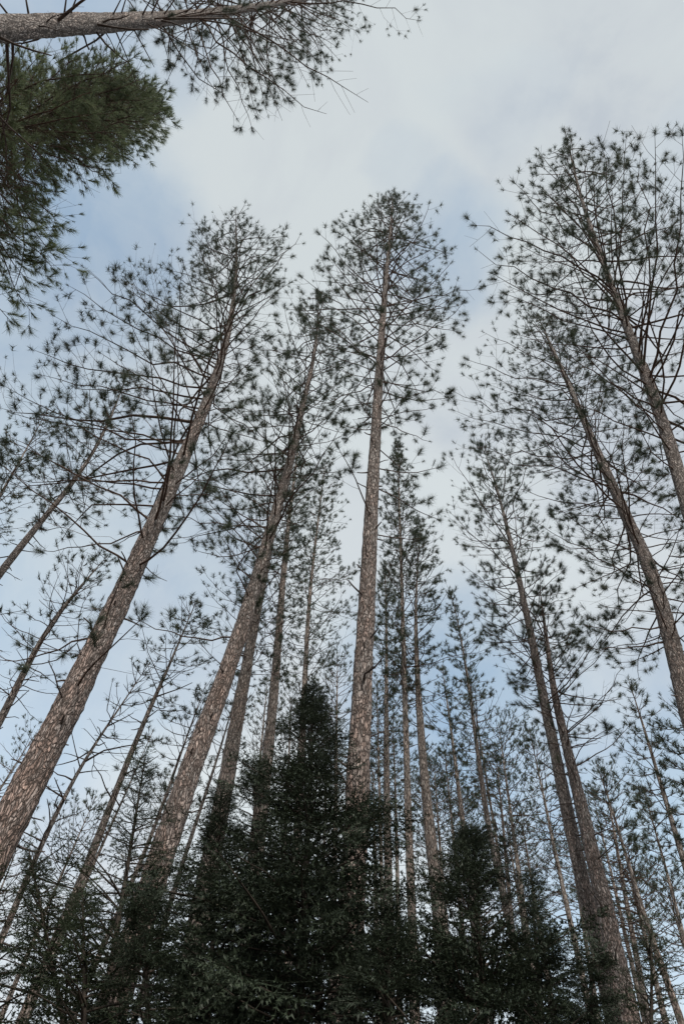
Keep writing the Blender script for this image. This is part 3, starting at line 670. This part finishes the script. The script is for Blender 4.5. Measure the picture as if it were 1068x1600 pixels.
# --- far ones
far = [
    ('thin far pine seen just left of the close pair of trunks', [(900, 1480), (879, 1395), (859, 1295), (840, 1200), (826, 1140)], 24, 9, 1330),
    ('far pine with upright brushy limbs right above the small dark fir', [(800, 1450), (794, 1395), (784, 1270), (775, 1180)], 27, 8, 1330),
    ('far pine behind the gap between the small dark fir and the thicker trunk', [(722, 1450), (712, 1350), (700, 1230), (694, 1170)], 30, 8, 1330),
    ('hair thin far pine touching the right side of the slender curving pine', [(790, 1400), (772, 1300), (757, 1200), (742, 1110), (730, 1050)], 29, 6, 1200),
    ('far pine seen low in the gap right of the close pair of trunks', [(985, 1500), (962, 1400), (940, 1300), (925, 1240)], 30, 7, 1400),
    ('far pine in the bottom right corner behind the leaning thin pine', [(1040, 1600), (1018, 1500), (990, 1400), (975, 1350)], 28, 8, 1500),
    ('far pine low at the right edge beside the bottom corner', [(1105, 1600), (1075, 1500), (1050, 1420), (1035, 1370)], 32, 8, 1500),
    ('thin far pine between the narrow pine and the central pine', [(598, 1450), (594, 1300), (590, 1150), (588, 1060)], 30, 8, 1250),
    ('far pine whose crown shows between the central pine and the tall dark fir', [(522, 1400), (524, 1250), (526, 1100), (527, 1020)], 24, 10, 1180),
    ('far pine filling the gap left of the tall dark fir', [(385, 1400), (400, 1250), (412, 1130), (418, 1060)], 27, 9, 1230),
    ('thin far pine between the two slim pines right of the central pine', [(622, 1450), (619, 1300), (616, 1180), (613, 1120)], 31, 8, 1280),
    ('far pine above the low hemlocks, just left of the second big pine', [(190, 1480), (225, 1380), (260, 1270), (275, 1215)], 26, 7, 1350),
    ('low far pine peeping over the hemlocks at the left edge', [(-60, 1560), (-25, 1450), (10, 1370), (30, 1320)], 24, 8, 1450),
    ('far pine behind the thin dead pine near the left edge', [(-60, 1330), (0, 1230), (60, 1140)], 30, 6, 1200),
    ('far pine half hidden by the crown of the small dark fir', [(742, 1500), (735, 1400), (727, 1300), (720, 1240)], 34, 9, 1380),
    ('far pine between the small dark fir and the close pair of trunks', [(850, 1500), (838, 1420), (822, 1330), (812, 1270)], 31, 8, 1420),
    ('far pine low behind the pair of trunks at right', [(925, 1540), (912, 1450), (895, 1350), (884, 1290)], 35, 8, 1430),
    ('far pine just right of the thicker trunk', [(680, 1450), (672, 1330), (666, 1230), (662, 1170)], 33, 8, 1300),
    ('far pine low down in front of the gap left of the central pine', [(500, 1500), (505, 1350), (509, 1230), (511, 1150)], 33, 8, 1330),
    ('far pine in the gap just right of the small dark fir', [(830, 1520), (812, 1420), (800, 1340), (790, 1285)], 28, 8, 1400),
    ('bushy far pine right of the close pair of trunks, below the slim tapering pine', [(985, 1450), (965, 1340), (950, 1250), (942, 1200)], 26, 8, 1330),
    ('far pine behind the leaning thin pine, its top level with the fir tips at right', [(1030, 1560), (1003, 1450), (985, 1370), (978, 1320)], 25, 9, 1440),
    ('far pine whose crown fills the gap right of the central pine', [(590, 1500), (586, 1380), (584, 1260), (583, 1190)], 26, 9, 1330),
    ('far pine between the thicker trunk and the small pine with grey green crown', [(700, 1480), (690, 1370), (682, 1260), (678, 1200)], 27, 8, 1340),
    ('far pine above the hemlocks between the dead pine and the bare straight pine', [(40, 1500), (90, 1380), (130, 1290), (150, 1245)], 27, 7, 1370),
    ('far pine close behind the tallest dark fir on its shaded side', [(440, 1400), (447, 1280), (452, 1160), (455, 1090)], 25, 9, 1230),
    ('far pine right of the slender curving pine, level with its bare stem', [(815, 1400), (800, 1290), (786, 1190), (778, 1130)], 25, 8, 1280),
]
for i, (lab, px, D, w, cy) in enumerate(far):
    pine('red_pine', lab, 'pine tree', px, D, D, w, cy + 45, 3, None, Lmax=2.6, whorl=.42, per=5, group=G_FAR, mat='bark_far', seed=60 + i,
         style=dict(gap=.22, sub=.3), stubs=1.6, dead_len=(.2, .9), low_el=(5, 25), top_el=(45, 65), bare_limb=.25)

# ------------------------------------------------------------------ understorey firs and hemlocks
_r2 = np.random.default_rng(77)
SPRAY = {'fir': [spray_arrays(_r2, .30, 9, .025, .0125, 105, .8, .02) for _ in range(5)],
         'hem': [spray_arrays(_r2, .28, 8, .022, .0120, 92, 1.3, .06) for _ in range(5)]}
SPRAY_ME = {k: [mb.mesh('needle_spray', MAT[k]) for mb in v] for k, v in SPRAY.items()}

def fir(name, label, cat, base_px, tip_px, D, width, kind='fir', seed=0, z_low=1.2, gap=.16, per=6, dens=.105, el=(-5, 35), group=None, spread=1.0, ragged=.25, curve=None):
    r = np.random.default_rng(3000 + seed)
    tip = at(*tip_px, D); b = at(*base_px, D); b = tip - (tip - b) * (tip[2] / (tip[2] - b[2])); b[2] = 0
    H = tip[2]
    root = bpy.data.objects.new(name, None); col.objects.link(root); root.location = b; set_tag(root, label, cat, group)
    C = np.linspace(0, 1, 24)[:, None] * (tip - b)[None] + b
    bend = (curve or 0.05)
    C[:, 0] += bend * np.sin(np.linspace(0, 3.14, 24)); C[:, 1] += bend * .6 * np.sin(np.linspace(0, 5.5, 24))
    rt = .012 + .0085 * H
    mb = MB(); mb.tubes(C - b, rt * (1 - np.linspace(0, 1, 24)) ** .85 + .004, 10)
    mb.build('trunk', MAT['fir_wood'], root)
    sprays = []
    z = z_low
    while z < H - .06:
        f = (H - z) / (H - z_low)
        nb = max(3, int(per * r.uniform(.7, 1.3))); a0 = r.uniform(0, 6.28)
        for k in range(nb):
            az = a0 + 6.283 * k / nb + r.normal() * .3
            Lb = max(.07, width * (f ** 1.05) * r.uniform(max(.25, 1 - 1.4 * ragged), 1 + .7 * ragged))
            if r.random() < .14: Lb *= 1.4
            e0 = math.radians(el[0] + (el[1] - el[0]) * (1 - f) ** 1.5 + r.normal() * 6)
            p0 = np.array([np.interp(z, C[:, 2], C[:, i]) for i in range(3)]); p0[2] = z + r.uniform(-.04, .04)
            P = limb_curve(p0, az, e0, e0 + math.radians(r.uniform(-6, 16)), Lb, n=7, wig=.06, r=r, sag=.12)
            mb = MB(); mb.tubes(P - b, (.004 + .006 * Lb) * (1 - np.linspace(0, 1, 7)) ** .8 + .002, 5)
            br = mb.build('branch', MAT['fir_wood'], root)
            T = unit(np.gradient(P, axis=0)); s = np.linspace(0, 1, 7)
            u = .12 if kind == 'fir' else .2
            side = 1
            while u < .98:
                p = np.array([np.interp(u, s, P[:, i]) for i in range(3)]); t = T[min(6, int(u * 6 + .5))]
                sv = unit(np.cross(t, [0, 0, 1]))
                a = math.radians(r.uniform(30, 65)) * side
                d = unit(t * math.cos(a) + sv * math.sin(a) + np.array([0, 0, r.uniform(-.25, .2)]))
                sprays.append((p, d, (.8 + .6 * (1 - u)) * r.uniform(.75, 1.2) * min(1.15, .34 + .8 * Lb), br))
                side = -side
                u += dens / max(.3, Lb) * r.uniform(.6, 1.4)
            sprays.append((P[-2], unit(P[-1] - P[-2]), r.uniform(.8, 1.1) * min(1.05, .34 + .8 * Lb), br))
        z += gap * r.uniform(.7, 1.3) * (.5 + .5 * f)
    cf, ct = (2.6, -.10) if kind == 'fir' else (2.6, -.16)
    sprays = [q for q in sprays if q[0][2] > H - .5 or mnoise.noise(Vector(q[0]) * cf * 1.25 + Vector((seed * 2.7, 0, 0))) > ct - r.random() * .22]
    sprays.append((C[-2], np.array([.02, .02, 1.0]), .5, None)); sprays.append((C[-1] - [0, 0, .05], np.array([.05, -.02, 1.0]), .7, None))
    Pn = np.array([q[0] for q in sprays]) - b; D_ = unit(np.array([q[1] for q in sprays])); S = np.array([q[2] for q in sprays])
    X = unit(np.cross(D_, np.array([0, 0, 1.0]) + r.normal(size=D_.shape) * .35)); Z = np.cross(X, D_)
    Fm = np.stack([X, D_, Z], -1) * S[:, None, None]
    W = Pn + b
    pj = [proj(p) for p in W]; vis = np.array([(-5 <= x <= 1073 and -5 <= y <= 1605) for x, y in pj])
    dist = np.linalg.norm(W - EYE, axis=1) / S + 1000 * ~vis
    order = np.argsort(dist)
    solo = [int(i) for i in order[:300] if vis[i] and sprays[i][3] is not None]
    for i in solo:
        o = bpy.data.objects.new('needle_spray', SPRAY_ME[kind][i % 5]); col.objects.link(o); o.parent = sprays[i][3]
        M = Matrix(Fm[i].tolist()).to_4x4(); M.translation = Vector(Pn[i]); o.matrix_basis = M
    ss = set(solo)
    # sprays far below the picture are thinned: nothing of them is seen
    rest = [i for i in range(len(sprays)) if i not in ss and (vis[i] or pj[i][1] < 1750 or i % 4 == 0)]
    mb = MB()
    for g in range(5):
        idx = np.array(rest[g::5], int)
        if not len(idx): continue
        src = SPRAY[kind][g]; sv = np.concatenate(src.v); sq = np.concatenate(src.q); st = np.concatenate(src.t)
        V = np.einsum('mij,nj->mni', Fm[idx], sv) + Pn[idx][:, None, :]
        m, n, _ = V.shape; of = (np.arange(m) * n)[:, None, None]
        mb.add(V.reshape(-1, 3), quads=(sq[None] + of).reshape(-1, 4), tris=(st[None] + of).reshape(-1, 3))
    if mb.n:
        fo = mb.build('needle_foliage', MAT[kind], root); fo['kind'] = 'stuff'
    ROOTS.append((name, label, H, 0, len(sprays), len(rest)))

G_FIR = 'dark young firs in front of the trunks'
G_HEM = 'airy young hemlocks at the lower left'
def ft(label, b, t, D, w, seed, **k):
    a = dict(seed=seed, gap=.148, per=7, dens=.105, group=G_FIR, z_low=1.3, ragged=.5); a.update(k)
    fir('fir_tree', label, 'fir tree', b, t, D, w, **a)
def hl(label, b, t, D, w, seed, **k):
    a = dict(kind='hem', seed=seed, gap=.19, per=6, dens=.15, group=G_HEM, el=(5, 40), ragged=.4, z_low=1.6); a.update(k)
    fir('hemlock_tree', label, 'hemlock tree', b, t, D, w, **a)
ft('tallest dark fir, its pointed tip rising between the second big pine and the central pine', (455, 1600), (488, 1084), 5.6, 1.7, 1, z_low=1.8)
ft('small dark fir whose tip stands right of the thicker straight trunk', (745, 1600), (737, 1305), 5.0, 1.7, 2, gap=.15, el=(-5, 55))
ft('dark bushy fir just right of the second big leaning pine', (315, 1600), (345, 1245), 6.2, 1.45, 3, dens=.125, z_low=1.7)
ft('low dark fir between the tallest fir and the small fir, before the central trunk foot', (600, 1600), (604, 1425), 4.6, 1.05, 4)
ft('dark fir at the foot of the close pair of pines, low at the right', (915, 1600), (925, 1492), 5.6, 1.2, 5)
ft('dark fir behind the tallest fir, before the pine close to the second big pine', (400, 1600), (395, 1190), 7.4, 1.2, 6, gap=.2, z_low=2.8)
ft('low dark fir hiding the foot of the second big leaning pine', (225, 1600), (222, 1400), 5.0, .95, 12)
ft('low broad fir at the bottom just right of the small dark fir', (840, 1640), (835, 1450), 4.9, 1.1, 14)
hl('airy hemlock with a curved dark stem low beside the bare straight pine', (66, 1540), (48, 1335), 6.2, 1.4, 7, curve=.2)
hl('taller hemlock with feathery sky filled foliage right of the bare straight pine', (150, 1600), (228, 1180), 8.0, 1.7, 8, gap=.25, dens=.16, z_low=2.8)
hl('hemlock at the bottom left corner in front of the bare trunks', (-40, 1600), (-30, 1315), 6.8, 1.6, 9)
hl('hemlock with soft dark foliage below the bare straight pine at the bottom', (125, 1650), (130, 1400), 5.4, 1.2, 10, gap=.17)
hl('thin leaved hemlock behind the small fir, left of the pair of pines', (835, 1600), (828, 1370), 7.2, 1.4, 11, gap=.22, group=None)
hl('hemlock filling the bottom right corner under the leaning thin pine', (1010, 1600), (1015, 1450), 7.0, 1.3, 13, gap=.22, group=None)
